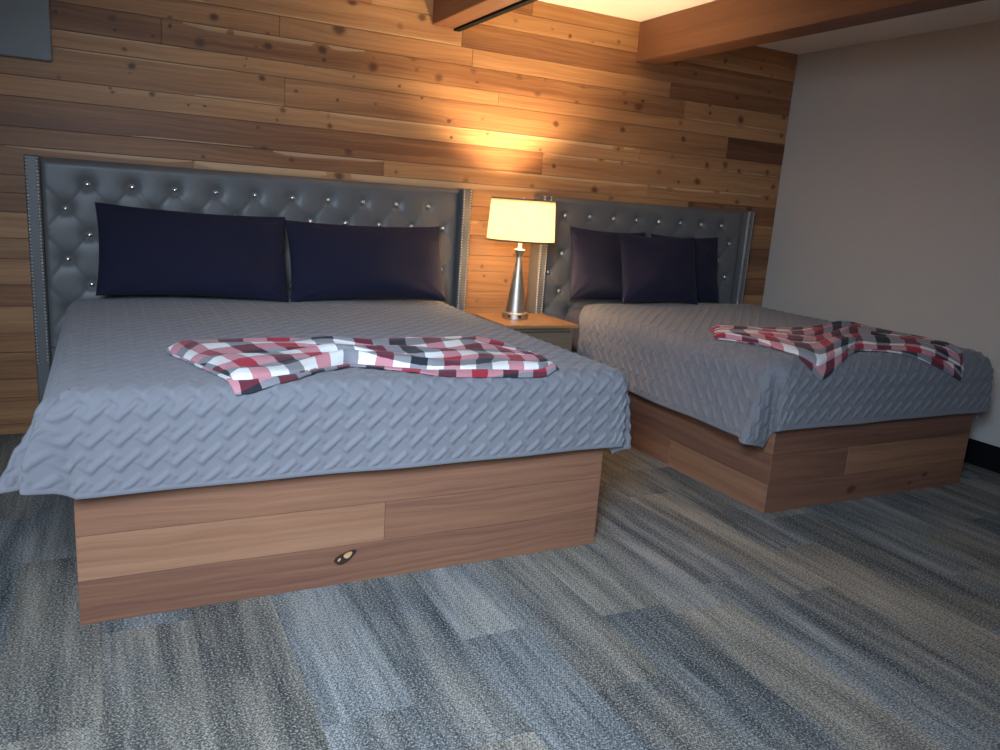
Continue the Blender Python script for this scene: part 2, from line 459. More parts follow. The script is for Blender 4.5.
knots = [(0.18,2.082,0.021),(0.19,2.029,0.009),(0.44,2.123,0.015),(0.44,2.086,0.009),(0.36,2.027,0.008),(0.58,2.027,0.027),(0.61,2.075,0.007),(0.23,1.947,0.011),(0.26,1.872,0.016),(0.25,1.838,0.008),(-0.06,1.775,0.013),(0.16,1.756,0.007),(0.17,1.738,0.009),(0.35,1.751,0.015),(-0.06,2.071,0.01),(0.52,1.717,0.007),(0.6,1.721,0.007),(0.65,2.162,0.02),(0.73,2.098,0.009),(0.92,2.121,0.01),(0.92,2.062,0.019),(0.86,2.051,0.006),(1.21,2.084,0.022),(1.22,2.033,0.011),(1.3,2.204,0.036),(0.81,1.982,0.009),(0.8,1.946,0.009),(0.89,1.897,0.017),(1.07,1.853,0.011),(1.3,1.833,0.009),(1.0,1.746,0.019),(1.25,1.737,0.012),(1.12,1.988,0.006),(0.87,1.641,0.01),(0.9,1.532,0.021),(1.37,1.558,0.025),(1.05,1.487,0.013),(0.59,1.463,0.01),(1.32,1.422,0.028),(1.26,1.69,0.016),(0.97,1.691,0.009),(1.37,2.355,0.022),(1.78,2.342,0.025),(1.65,2.274,0.024),(1.5,2.082,0.012),(1.5,2.034,0.028),(1.39,1.967,0.011),(1.74,2.115,0.024),(1.76,2.053,0.013),(1.9,2.027,0.026),(2.12,2.096,0.024),(2.15,2.036,0.011),(1.8,1.903,0.009),(1.52,1.837,0.01),(1.66,1.952,0.01),(1.98,1.793,0.013),(2.2,1.829,0.014),(2.0,1.7,0.011),(2.24,1.744,0.009),(1.66,1.471,0.015),(2.11,1.453,0.021),(2.38,2.418,0.019),(2.64,2.41,0.012),(2.77,2.389,0.014),(2.94,2.379,0.012),(3.14,2.409,0.016),(2.43,2.107,0.026),(2.62,2.114,0.018),(2.9,2.108,0.021),(2.57,2.019,0.023),(2.86,1.998,0.021),(3.22,2.097,0.019),(3.24,2.042,0.013),(3.35,2.03,0.033),(3.38,2.071,0.013),(2.72,1.854,0.021),(3.24,1.87,0.019),(2.73,1.593,0.015),(3.09,1.665,0.012),(3.26,1.65,0.01),(3.2,1.421,0.026),(3.06,1.464,0.025),(2.58,1.456,0.02),(2.62,1.684,0.012),(3.22,1.744,0.016),(4.05,2.418,0.02),(4.4,2.465,0.016),(4.39,2.414,0.015),(4.5,2.38,0.014),(4.5,2.265,0.019),(3.7,2.089,0.019),(3.72,1.965,0.021),(4.26,2.046,0.029),(3.96,2.112,0.013),(3.97,2.059,0.013),(4.68,2.116,0.029),(4.68,1.976,0.018),(3.76,1.861,0.021),(3.62,2.336,0.014),(3.8,2.299,0.012),(4.2,2.188,0.018),(4.69,2.45,0.024),(3.68,1.733,0.018),(4.0,1.705,0.021),(4.17,1.719,0.03),(4.31,1.688,0.016),(4.59,1.703,0.02),(3.58,1.623,0.024),(3.76,1.568,0.012),(3.93,1.584,0.025),(4.22,1.538,0.014),(4.67,1.599,0.023),(4.12,1.531,0.014),(3.9,1.424,0.03),(4.18,1.42,0.022),(4.33,1.465,0.019),(4.62,1.513,0.02),(3.69,1.508,0.013),(4.46,1.421,0.024),(2.26,0.931,0.015),(2.28,0.87,0.012),(2.44,0.841,0.014),(2.26,1.192,0.022),(2.24,0.708,0.015),(2.49,1.011,0.011)]
# pale sapwood bands: (x0, x1, z of the plank edge, thickness, +1 above / -1 below)
saps = [(0.55, 1.295, 1.441, 0.04, -1), (1.3, 2.7, 1.441, 0.05, -1), (-0.3, 0.55, 1.441, 0.02, -1), (0.95, 1.583, 1.530, 0.032, -1),
        (2.32, 3.49, 1.530, 0.026, -1), (3.51, 4.7, 1.530, 0.022, -1), (0.25, 0.9, 1.535, 0.010, 1), (0.55, 1.0, 1.767, 0.012, 1), (-0.06, 0.5, 1.993, 0.012, -1),
        (-0.06, 0.75, 1.913, 0.012, -1), (0.5, 1.45, 2.120, 0.028, -1), (0.8, 2.03, 2.222, 0.014, 1), (2.2, 3.35, 1.763, 0.03, -1),
        (2.66, 3.32, 1.668, 0.016, -1), (3.76, 4.7, 1.997, 0.012, 1), (3.4, 4.7, 1.672, 0.010, 1), (1.2, 2.2, 1.763, 0.02, -1),
        (0.2, 0.6, 2.220, 0.02, 1), (2.1, 2.6, 1.219, 0.02, -1)]
X0W, X1W = XL, XR
m = MB()
m.box((X0W, 0.006, 0), (X1W, 0.12, CZ), mi=1)
G = 0.0004
plank_at = []
for ri, (z0, z1, js, ts) in enumerate(rows):
    xs = [X0W] + js + [X1W]
    for pi_ in range(len(xs) - 1):
        a, b = xs[pi_], xs[pi_ + 1]
        seed = random.uniform(0, 40)
        t = ts[pi_] + random.uniform(-0.03, 0.03)
        yo = random.uniform(0, 0.0012)
        c = 0.0011
        fr = [(a + G + c, yo, z0 + G + c), (b - G - c, yo, z0 + G + c), (b - G - c, yo, z1 - G - c), (a + G + c, yo, z1 - G - c)]
        bk = [(a + G, 0.006, z0 + G), (b - G, 0.006, z0 + G), (b - G, 0.006, z1 - G), (a + G, 0.006, z1 - G)]
        uvf = lambda p: (p[0] + seed * 3.1, p[2] + seed)
        m.add(fr + bk, [(0, 1, 2, 3), (4, 5, 1, 0), (5, 6, 2, 1), (6, 7, 3, 2), (7, 4, 0, 3)], [uvf(p) for p in fr + bk], t)
        plank_at.append((a, b, z0, z1, seed, t, yo))
def plank_of(x, z):
    for p in plank_at:
        if p[0] <= x <= p[1] and p[2] <= z <= p[3]:
            return p
    return plank_at[0]
for (x, z, r) in knots:
    a, b, z0, z1, seed, t, yo = plank_of(x, z)
    r *= 1.05
    km = random.uniform(0.55, 1.0)
    vs = [(x, yo - 0.0007, z)]; kn = [km]
    N = 18
    e = random.uniform(1.0, 1.25); ph = random.uniform(0, 6)
    for ring, kv in ((0.45, 0.95), (1.0, 0.50), (1.6, 0.0)):
        for i in range(N):
            an = 2 * PI * i / N
            rr = r * ring * (1 + 0.07 * math.sin(2 * an + ph) + 0.04 * math.sin(5 * an + 2 * ph))
            px = min(max(x + rr * e * (1.0 if ring < 1.2 else 1.35) * math.cos(an), a + 0.003), b - 0.003)
            pz = min(max(z + rr * math.sin(an), z0 + 0.0028), z1 - 0.0028)
            vs.append((px, yo - 0.0007 + 0.0004 * (ring > 1.2), pz)); kn.append(kv * km)
    fs = []
    for i in range(N):
        j = (i + 1) % N
        fs.append((0, 1 + i, 1 + j))
        for k_ in (0, 1):
            o = 1 + k_ * N
            fs.append((o + i, o + N + i, o + N + j, o + j))
    m.add(vs, [f[::-1] for f in fs], [(p[0] + seed * 3.1, p[2] + seed) for p in vs], t, knot=kn)
for (xa, xb, z, th, sg) in saps:
    n = max(8, int((xb - xa) / 0.03))
    pa = plank_of((xa + xb) / 2, z + sg * 0.01)
    a, b, z0, z1, seed, t, yo = pa
    xa = max(xa, a + 0.003); xb = min(xb, b - 0.003)
    vs = []; sp = []
    ph = random.uniform(0, 6)
    for i in range(n + 1):
        x = xa + (xb - xa) * i / n
        w = th * (0.80 + 0.20 * math.sin(x * 3.1 + ph) + 0.08 * math.sin(x * 7.3 + 2 * ph))
        w *= min(1.0, 0.35 + 5 * min(i, n - i) / n)
        w = max(w, 0.004)
        ze = (z0 + 0.0027) if sg > 0 else (z1 - 0.0027)
        for kk, sv in ((0, 1.0), (0.6, 0.8), (1.0, 0.0)):
            zz = ze + sg * w * kk
            zz = min(max(zz, z0 + 0.0026), z1 - 0.0026)
            vs.append((x, yo - 0.0003, zz)); sp.append(sv)
    fs = []
    for i in range(n):
        for kk in (0, 1):
            q = (i * 3 + kk, (i + 1) * 3 + kk, (i + 1) * 3 + kk + 1, i * 3 + kk + 1)
            fs.append(q if sg > 0 else q[::-1])
    m.add(vs, fs, [(p[0] + seed * 3.1, p[2] + seed) for p in vs], t, sap=sp)
struct(m.build('wall_back', [CEDAR, GAP]))

# grey painted bulkhead at the upper left of the plank wall
m = MB().box((XL, -0.045, 1.842), (-0.084, -0.001, CZ), 0.006)
struct(m.build('trim_1', BULKHEAD))

# ceiling beams
def beam(x0, x1, label, strip):
    m = MB().box((x0, -6.0, 2.31), (x1, -0.0015, CZ - 0.001), 0.004, tone=0.5, grain=1, seed=x0)
    o = m.build('ceiling_beam', BEAM)
    struct(o, label, 'beam')
    if strip:
        s_ = MB().box((x1 - 0.034, -5.9, 2.298), (x1 + 0.004, -0.002, 2.3105), 0.002)
        s_.build('edge_strip', BLACKTRIM, o)['label'] = 'black strip along the lower edge'
    return o
beam(1.842, 2.011, 'short stretch of dark stained ceiling beam above the larger bed, with a black strip underneath', True)
beam(3.289, 3.465, 'long dark stained ceiling beam running over the smaller bed towards the right', False)

# ---------------------------------------------------------------- beds
def plank_base(x0, x1, y0, y1, h, front, left, right, extra_knots, parent, tones):
    """platform box clad in three courses of planks. front/left/right: joints per course"""
    m = MB()
    m.box((x0 + 0.012, y0 + 0.012, 0), (x1 - 0.012, y1, h - 0.004), mi=1)
    p = h / 3
    c = 0.0012
    for side in ('front', 'left', 'right'):
        js_all = {'front': front, 'left': left, 'right': right}[side]
        for r in range(3):
            z0, z1 = r * p + 0.0006, (r + 1) * p - 0.0006
            lo, hi = (x0, x1) if side == 'front' else (y0, y1)
            xs = [lo] + js_all[r] + [hi]
            for q in range(len(xs) - 1):
                a, b = xs[q] + 0.0005, xs[q + 1] - 0.0005
                seed = random.uniform(0, 40)
                t = tones[side][r][q]
                def pt(u, d, z):
                    if side == 'front': return (u, y0 + d, z)
                    if side == 'left': return (x0 + d, u, z)
                    return (x1 - d, u, z)
                fr = [(a + c, 0, z0 + c), (b - c, 0, z0 + c), (b - c, 0, z1 - c), (a + c, 0, z1 - c)]
                bk = [(a, 0.0015, z0), (b, 0.0015, z0), (b, 0.0015, z1), (a, 0.0015, z1)]
                bb = [(a, 0.012, z0), (b, 0.012, z0), (b, 0.012, z1), (a, 0.012, z1)]
                vs = [pt(u, d, z) for (u, d, z) in fr + bk + bb]
                uv = [(u + seed * 3.1, z + seed) for (u, d, z) in fr + bk + bb]
                fs = [(0, 1, 2, 3), (4, 5, 1, 0), (5, 6, 2, 1), (6, 7, 3, 2), (7, 4, 0, 3), (8, 9, 5, 4), (9, 10, 6, 5), (10, 11, 7, 6), (11, 8, 4, 7)]
                if side == 'left': fs = [f[::-1] for f in fs]
                m.add(vs, fs, uv, t)
                for (kx, kz, kr, kside) in extra_knots:
                    if kside == side and a <= kx <= b and z0 <= kz <= z1:
                        kvs = [(kx, -0.0006, kz)]; kn = [1.0]
                        N = 20
                        for ring, kv in ((0.5, 0.95), (1.0, 0.45), (1.8, 0.0)):
                            for i in range(N):
                                an = 2 * PI * i / N
                                rr = kr * ring * (1 + 0.15 * math.sin(2 * an + 1) + 0.08 * math.sin(5 * an))
                                kvs.append((min(max(kx + rr * 1.25 * math.cos(an), a + 0.003), b - 0.003), -0.0006 + 0.0003 * (ring > 1), min(max(kz + rr * math.sin(an), z0 + 0.002), z1 - 0.002)))
                                kn.append(kv)
                        kf = []
                        for i in range(N):
                            j = (i + 1) % N
                            kf.append((0, 1 + i, 1 + j))
                            for k_ in (0, 1):
                                o = 1 + k_ * N
                                kf.append((o + i, o + N + i, o + N + j, o + j))
                        if side != 'left': kf = [f[::-1] for f in kf]
                        if side == 'front': kf = [f[::-1] for f in kf]
                        kf = kf if side == 'left' else [f[::-1] for f in kf]
                        m.add([pt(*v) for v in kvs], kf, [(v[0] + seed * 3.1, v[2] + seed) for v in kvs], t, knot=kn)
    return m.build('platform_base', [PLANK, GAP], parent)

ZHB = 1.40
def headboard(x0, x1, parent, bx0, dx, wing, nails_seed):
    """tufted panel between two projecting wings; first button of the top row at bx0, spacing dx"""
    ww = 0.062                      # wing front width
    yb, yp, yw = -0.012, -0.085, -0.140
    xi0, xi1 = x0 + ww - 0.012, x1 - ww + 0.012
    z0 = 0.05
    btn = []
    for r in range(6):
        z = 1.283 - 0.1235 * r
        sx = bx0 if r % 2 == 0 else bx0 - dx / 2
        x = sx
        while x < x1 - ww - 0.03:
            if x > x0 + ww + 0.03:
                btn.append((x, z))
            x += dx
    nx = int((xi1 - xi0) / 0.0105); nz = int((ZHB - 0.47) / 0.0105)
    X, Z = np.meshgrid(np.linspace(xi0, xi1, nx), np.linspace(0.47, ZHB, nz), indexing='ij')
    dep = np.zeros_like(X)
    # diamond creases
    pz = (1.283 - Z) / 0.1235
    px = (X - bx0) / (dx / 2)
    a = (px + pz) / 2; b = (px - pz) / 2
    cre = np.minimum(np.abs(a - np.round(a)), np.abs(b - np.round(b)))
    inside = np.clip((1.300 - Z) / 0.05, 0, 1)
    dep += 0.0035 * np.exp(-(cre / 0.05) ** 2) * inside
    dep += 0.0 * Z
    for (x, z) in btn:
        d2 = (X - x) ** 2 + (Z - z) ** 2
        dep += 0.017 * np.exp(-d2 / (2 * 0.018 ** 2)) + 0.008 * np.exp(-d2 / (2 * 0.042 ** 2))
    # puff rises away from the buttons, panel edges roll back
    ed = np.minimum(np.minimum(X - xi0, xi1 - X), ZHB - Z)
    roll = 0.030 * np.clip(1 - ed / 0.035, 0, 1) ** 2.2
    Y = yp - 0.006 + dep + roll
    front = np.stack([X, Y, Z], -1)
    m = MB()
    m.grid(front, np.stack([X, Z], -1))
    top = np.stack([np.stack([X[:, -1], np.full(nx, y), np.full(nx, ZHB)], -1) for y in (None,)], 0) if False else None
    # top, sides and back close the panel
    e = front[:, -1]
    back = e.copy(); back[:, 1] = yb
    m.grid(np.stack([e, back], 1), np.stack([e[:, :2], back[:, :2]], 1))
    for i, fl in ((0, True), (-1, False)):
        e2 = front[i]; b2 = e2.copy(); b2[:, 1] = yb
        m.grid(np.stack([e2, b2], 1), np.stack([e2[:, 1:], b2[:, 1:]], 1), flip=fl)
    m.box((xi0, yp + 0.03, z0), (xi1, yb, 0.475), 0.004)
    hb = m.build('headboard', LEATHER, parent, smooth=True, auto=60)
    for (wx0, wx1) in ((x0, x0 + ww), (x1 - ww, x1)):
        w = MB()
        w.box((wx0, yw, z0), (wx1, -0.006, ZHB + 0.004), 0.007)
        w.build('wing', LEATHER, hb, smooth=False)
        for xn in (wx0 + 0.009, wx1 - 0.009):
            n = MB()
            z = z0 + 0.35
            while z < ZHB - 0.004:
                r = 0.0066
                vs = [(xn, yw - 0.0035, z)]
                for rr, dy in ((0.6, -0.0027), (1.0, 0.0004)):
                    for i in range(8):
                        an = 2 * PI * i / 8
                        vs.append((xn + r * rr * math.cos(an), yw + dy, z + r * rr * math.sin(an)))
                fs = []
                for i in range(8):
                    j = (i + 1) % 8
                    fs.append((0, 1 + i, 1 + j)); fs.append((1 + i, 9 + i, 9 + j, 1 + j))
                n.add(vs, fs)
                z += 0.0160
            ns = n.build('nailhead_strip', NAILM, hb, smooth=True)
            ns['label'] = 'row of small metal nailheads'
    # buttons
    bmz = MB()
    prof = [(0.0, -0.0120), (0.006, -0.0112), (0.0105, -0.0085), (0.0130, -0.0045), (0.0155, -0.0015), (0.0155, 0.0022), (0.0, 0.0024)]
    vs = []; seg = 14
    for i in range(seg):
        an = 2 * PI * i / seg
        for r, y in prof:
            vs.append((r * math.cos(an), y, r * math.sin(an)))
    n_ = len(prof); fs = []
    for i in range(seg):
        for j in range(n_ - 1):
            k2 = (i + 1) % seg
            fs.append((i * n_ + j, k2 * n_ + j, k2 * n_ + j + 1, i * n_ + j + 1))
    bmz.add(vs, fs)
    proto = None
    for (x, z) in btn:
        if z < 0.73: continue
        loc = (x, yp + 0.0105, z)
        if proto is None:
            proto = bmz.build('tuft_button', CHROME, hb, smooth=True, weld=True)
            proto.data.materials[0] = CHROME
            proto['label'] = 'shiny round silver tuft button'
            o = proto
        else:
            o = proto.copy(); COL.objects.link(o); adopt(o, hb)
        o.location = loc
    return hb

def mattress(x0, x1, y0, y1, z0, z1, mat, parent):
    n = 40
    def ring(z, ins):
        pts = []
        for q in range(4 * n):
            t = 2 * PI * q / (4 * n)
            c, s = math.cos(t), math.sin(t)
            e = 0.12
            cx, cy = (x0 + x1) / 2, (y0 + y1) / 2
            px = cx + ((x1 - x0) / 2 - ins) * math.copysign(abs(c) ** e, c)
            py = cy + ((y1 - y0) / 2 - ins) * math.copysign(abs(s) ** e, s)
            pts.append((px, py, z))
        return pts
    H = z1 - z0
    prof = [(z0, 0.05), (z0 + 0.012, 0.018), (z0 + 0.035, 0.002), (z0 + 0.06, 0.0), (z1 - 0.11, 0.0), (z1 - 0.08, 0.008), (z1 - 0.045, 0.026), (z1 - 0.018, 0.055), (z1, 0.10)]
    m = MB(); vs = []
    for z, i in prof: vs += ring(z, i)
    N = 4 * n; fs = []
    for k in range(len(prof) - 1):
        for i in range(N):
            j = (i + 1) % N
            fs.append((k * N + i, k * N + j, (k + 1) * N + j, (k + 1) * N + i))
    vs.append(((x0 + x1) / 2, (y0 + y1) / 2, z1 + 0.004)); top = len(vs) - 1
    vs.append(((x0 + x1) / 2, (y0 + y1) / 2, z0)); bot = len(vs) - 1
    for i in range(N):
        j = (i + 1) % N
        fs.append(((len(prof) - 1) * N + i, (len(prof) - 1) * N + j, top))
        fs.append((j, i, bot))
    m.add(vs, fs)
    return m.build('mattress', mat, parent, smooth=True)

# king
king = empty('bed', (0.928, -1.03, 0), 'larger bed at the left with tall grey tufted headboard and plank platform', 'bed')
BH = 0.432
plank_base(0.0, 1.8556, -2.08, -0.02, BH,
           [[], [0.953], []], [[], [-1.1], []], [[], [-0.9], []],
           [(0.813, 0.100, 0.022, 'front')], king,
           {'front': [[0.40], [0.62, 0.46], [0.46]], 'left': [[0.5], [0.5, 0.55], [0.5]], 'right': [[0.5], [0.55, 0.5], [0.5]]})
def knot_eye(x, y, z, parent):
    m = MB(); N = 20
    def ell(cx, cz, rx, rz, rot, dy, mi, rough=0.0):
        vs = [(x + cx, y - dy, z + cz)]
        for i in range(N):
            an = 2 * PI * i / N
            k_ = 1 + rough * math.sin(3 * an + 1.0)
            px, pz = rx * k_ * math.cos(an), rz * k_ * math.sin(an)
            vs.append((x + cx + px * math.cos(rot) - pz * math.sin(rot), y - dy, z + cz + px * math.sin(rot) + pz * math.cos(rot)))
        m.add(vs, [(0, 1 + i, 1 + (i + 1) % N) for i in range(N)], None, 0.75, mi=mi)
    ell(0, 0, 0.042, 0.019, 0.45, 0.0010, 0, 0.12)
    ell(0.010, 0.008, 0.016, 0.010, 0.5, 0.0014, 1, 0.10)
    ell(-0.020, -0.006, 0.007, 0.004, 0.9, 0.0014, 1)
    o = m.build('knot', [DARKKNOT, CEDAR], parent)
    o['label'] = 'dark open knot with a pale heart'
DARKKNOT = mat_flat('knot_wood', (0.030, 0.014, 0.009), 0.6)
knot_eye(0.813, -2.08, 0.100, king)
headboard(-0.218, 2.0995, king, 0.042, 0.2, 0.06, 1)
mattress(-0.03, 1.885, -2.10, -0.15, BH, 0.716, TICK, king)
# queen
queen = empty('bed', (3.553, -1.03, 0), 'smaller bed at the right by the grey wall, with grey tufted headboard', 'bed')
plank_base(2.819, 4.288, -2.057, -0.02, BH,
           [[], [3.335], []], [[-1.35], [-0.8], [-1.5]], [[], [], []],
           [(3.400, 0.060, 0.026, 'front'), (3.965, 0.085, 0.017, 'front'), (3.85, 0.05, 0.012, 'front')], queen,
           {'front': [[0.38], [0.34, 0.54], [0.30]], 'left': [[0.50, 0.50], [0.36, 0.42], [0.50, 0.46]], 'right': [[0.5], [0.5], [0.5]]})
headboard(2.597, 4.389, queen, 2.806, 0.191, 0.06, 2)
mattress(2.756, 4.33, -2.03, -0.15, BH, 0.716, NAVY, queen)

# ---------------------------------------------------------------- quilts
def herring(p, q, W, n=2):
    """height field 0..1 of the stitched pattern: slanted puffed bars in rows, short triple ribs and low
    blocks leaning the other way between them; p,q in metres"""
    Px, Qy = 0.0745, 0.0745
    ang = math.radians(40)
    ca, sa = math.cos(ang), math.sin(ang)
    h = np.zeros_like(p)
    u0 = p / Px; v0 = q / Qy
    iu = np.round(u0); iv = np.round(v0)
    for di in (-1, 0, 1):
        for dj in (-1, 0, 1):
            dx = p - (iu + di) * Px; dy = q - (iv + dj) * Qy
            al = dx * ca + dy * sa; ac = -dx * sa + dy * ca
            bar = np.sqrt(np.clip(1 - (ac / 0.0100) ** 2, 0, 1)) * np.clip((0.045 - np.abs(al)) / 0.008, 0, 1) ** 0.5
            h = np.maximum(h, bar)
            # low block leaning the other way
            ex, ey = dx - 0.040, dy + 0.014
            al2 = ex * ca - ey * sa; ac2 = ex * sa + ey * ca
            blk = 0.45 * np.clip((0.026 - np.abs(al2)) / 0.005, 0, 1) ** 0.5 * np.clip((0.0125 - np.abs(ac2)) / 0.005, 0, 1) ** 0.5
            h = np.maximum(h, blk)
            # triple ribs
            for t in (-1, 0, 1):
                ex, ey = dx - 0.0345 - t * 0.0085 * ca, dy - 0.013 - t * 0.0085 * sa
                al3 = ex * ca - ey * sa; ac3 = ex * sa + ey * ca
                rb_ = 0.55 * np.sqrt(np.clip(1 - (ac3 / 0.0042) ** 2, 0, 1)) * np.clip((0.015 - np.abs(al3)) / 0.004, 0, 1) ** 0.5
                h = np.maximum(h, rb_)
    return h

class Quilt:
    def __init__(s, x0, x1, yf, yb, zt, r, L, R, F, sideL, sideR, ear, pw, W, seed, frontflare=0.02, pulled=0.0, lift=(0.0, 0.0)):
        s.__dict__.update(locals())
    def surf(s, S_, T):
        """cloth coordinates (metres) -> points"""
        r = s.r
        dl = np.clip(s.x0 + r - S_, 0, None); dr = np.clip(S_ - (s.x1 - r), 0, None)
        side = np.where(dl > 0, -1.0, 1.0)
        ds = np.maximum(dl, dr)
        dt = np.clip(s.yf + r - T, 0, None)
        bx = np.clip(S_, s.x0 + r, s.x1 - r); by = np.maximum(T, s.yf + r)
        pw = s.pw
        rho = (ds ** pw + dt ** pw + 1e-12) ** (1 / pw)
        rho = np.where((ds <= 0) | (dt <= 0), np.maximum(ds, dt), rho)
        phi = np.arctan2(dt, ds + 1e-9)
        phi = np.where((ds <= 0) & (dt <= 0), 0, phi)
        th = np.clip(rho / r, 0, PI / 2)
        hang = np.clip(rho - r * PI / 2, 0, None)
        # how far the side leans out, growing towards the foot of the bed
        prog = np.clip((-by) / 2.1, 0, 1)
        fl_side = np.where(side < 0, s.sideL[0] + (s.sideL[1] - s.sideL[0]) * prog ** 2, s.sideR[0] + (s.sideR[1] - s.sideR[0]) * prog ** 2)
        w = np.sin(phi) ** 2
        flare = fl_side * (1 - w) + s.frontflare * w
        wave = 0.010 * np.sin(by * 5.1 + s.seed) + 0.006 * np.sin(by * 11.3 + 2 * s.seed)
        wavef = 0.006 * np.sin(bx * 5.7 + s.seed) + 0.004 * np.sin(bx * 13.1 + s.seed)
        hz = np.clip(hang / 0.3, 0, 1.3)
        out = r * np.sin(th) + hang * flare + hz * ((1 - w) * wave + w * wavef)
        down = r * (1 - np.cos(th)) + hang * np.sqrt(1 - np.clip(flare, 0, 0.9) ** 2)
        ox = out * np.cos(phi); oy = out * np.sin(phi)
        # corner: two lobes with a valley between them
        both = ((ds > 0) & (dt > 0)).astype(float)
        e = np.clip((rho - r * 0.8) / 0.30, 0, 1.3) * both
        d = np.degrees(phi)
        EL, ER = s.ear
        E = np.where(side < 0, EL[0], ER[0]); V = np.where(side < 0, EL[1], ER[1]); Fl = np.where(side < 0, EL[2], ER[2])
        g = lambda c, wd: np.exp(-((d - c) / wd) ** 2)
        fade = np.clip(d / 12, 0, 1) * np.clip((90 - d) / 12, 0, 1)
        fl2 = np.where(side < 0, s.sideL[1], s.sideR[1])
        ox += e * fade * (E * g(22, 15) - V * g(46, 9) + Fl * (1.5 - 0.85 * e) * g(66, 12))
        oy += e * fade * (0.35 * E * g(22, 15) - V * 0.8 * g(46, 9) + 0.30 * Fl * g(66, 12))
        down = down - e * fade * np.where(side < 0, s.lift[0], s.lift[1]) * g(62, 24)
        X = bx + side * ox
        Y = by - oy
        tp = 1 - np.clip(np.maximum(ds, dt) / 0.1, 0, 1)
        und = 0.004 * np.sin(S_ * 3.1 + s.seed) * np.sin(T * 2.7 + s.seed) + 0.0025 * np.sin(S_ * 7.9 + T * 5.3)
        crown = -0.012 * (np.abs((S_ - (s.x0 + s.x1) / 2) / ((s.x1 - s.x0) / 2)) ** 4) * tp
        Z = s.zt - down + und * tp + crown
        return np.stack([X, Y, Z], -1)
    def normals(s, S_, T):
        h = 0.003
        a = s.surf(S_ + h, T) - s.surf(S_ - h, T)
        b = s.surf(S_, T + h) - s.surf(S_, T - h)
        n = np.cross(a, b)
        return n / (np.linalg.norm(n, axis=-1, keepdims=True) + 1e-12)
    def build(s, name, res):
        r = s.r
        s0, s1 = s.x0 + r - s.L, s.x1 - r + s.R
        t0, t1 = s.yf + r - s.F, s.yb
        n = int((s1 - s0) / res); mm = int((t1 - t0) / res)
        S_, T = np.meshgrid(np.linspace(s0, s1, n), np.linspace(t0, t1, mm), indexing='ij')
        back = np.clip((T - (t1 - 0.9)) / 0.9, 0, 1)
        T = T - back * s.pulled * np.clip((s.x0 + 0.22 - S_) / 0.25, 0, 1.2)
        Pp = s.surf(S_, T); N = s.normals(S_, T)
        h = herring(S_, T, s.W)
        edge = np.minimum(np.minimum(S_ - s0, s1 - S_), np.minimum(T - t0, t1 - T))
        hem = np.clip((edge - 0.012) / 0.012, 0, 1)
        amp = 0.0070 * h * hem + 0.003 * np.exp(-((edge - 0.008) / 0.006) ** 2)
        Pp = Pp + N * amp[..., None]
        m = MB()
        UV = np.stack([S_, T], -1)
        m.grid(Pp, UV)
        # rolled hem all round
        bord = [Pp[:, 0], Pp[-1, :], Pp[::-1, -1], Pp[0, ::-1]]
        bn = [N[:, 0], N[-1, :], N[::-1, -1], N[0, ::-1]]
        for bp, nn in zip(bord, bn):
            dn = bp - nn * 0.008
            m.grid(np.stack([bp, dn], 1)[:, ::-1], np.zeros((len(bp), 2, 2)))
        return m.build(name, QUILT, None, smooth=True, weld=False)

kq = Quilt(-0.065, 1.93, -2.135, -0.22, 0.742, 0.075, 0.325, 0.375, 0.352,
           (0.04, 0.22), (0.03, 0.06), ((0.11, 0.065, 0.14), (0.035, 0.03, 0.02)), 8.0, 0.0262, 1.3, lift=(0.045, 0.0))
o = kq.build('bedspread', 0.0044)
tag(o, 'grey herringbone quilted bedspread draped over the larger bed in front', 'bedspread', 'quilted bedspreads')
qq = Quilt(2.728, 4.385, -2.10, -0.31, 0.744, 0.125, 0.455, 0.40, 0.392,
           (0.06, 0.30), (0.03, 0.05), ((0.06, 0.060, 0.02), (0.02, 0.02, 0.02)), 5.0, 0.0262, 2.1, pulled=0.15)
o = qq.build('bedspread', 0.0052)
tag(o, 'grey herringbone quilted bedspread hanging off the smaller bed by the wall', 'bedspread', 'quilted bedspreads')

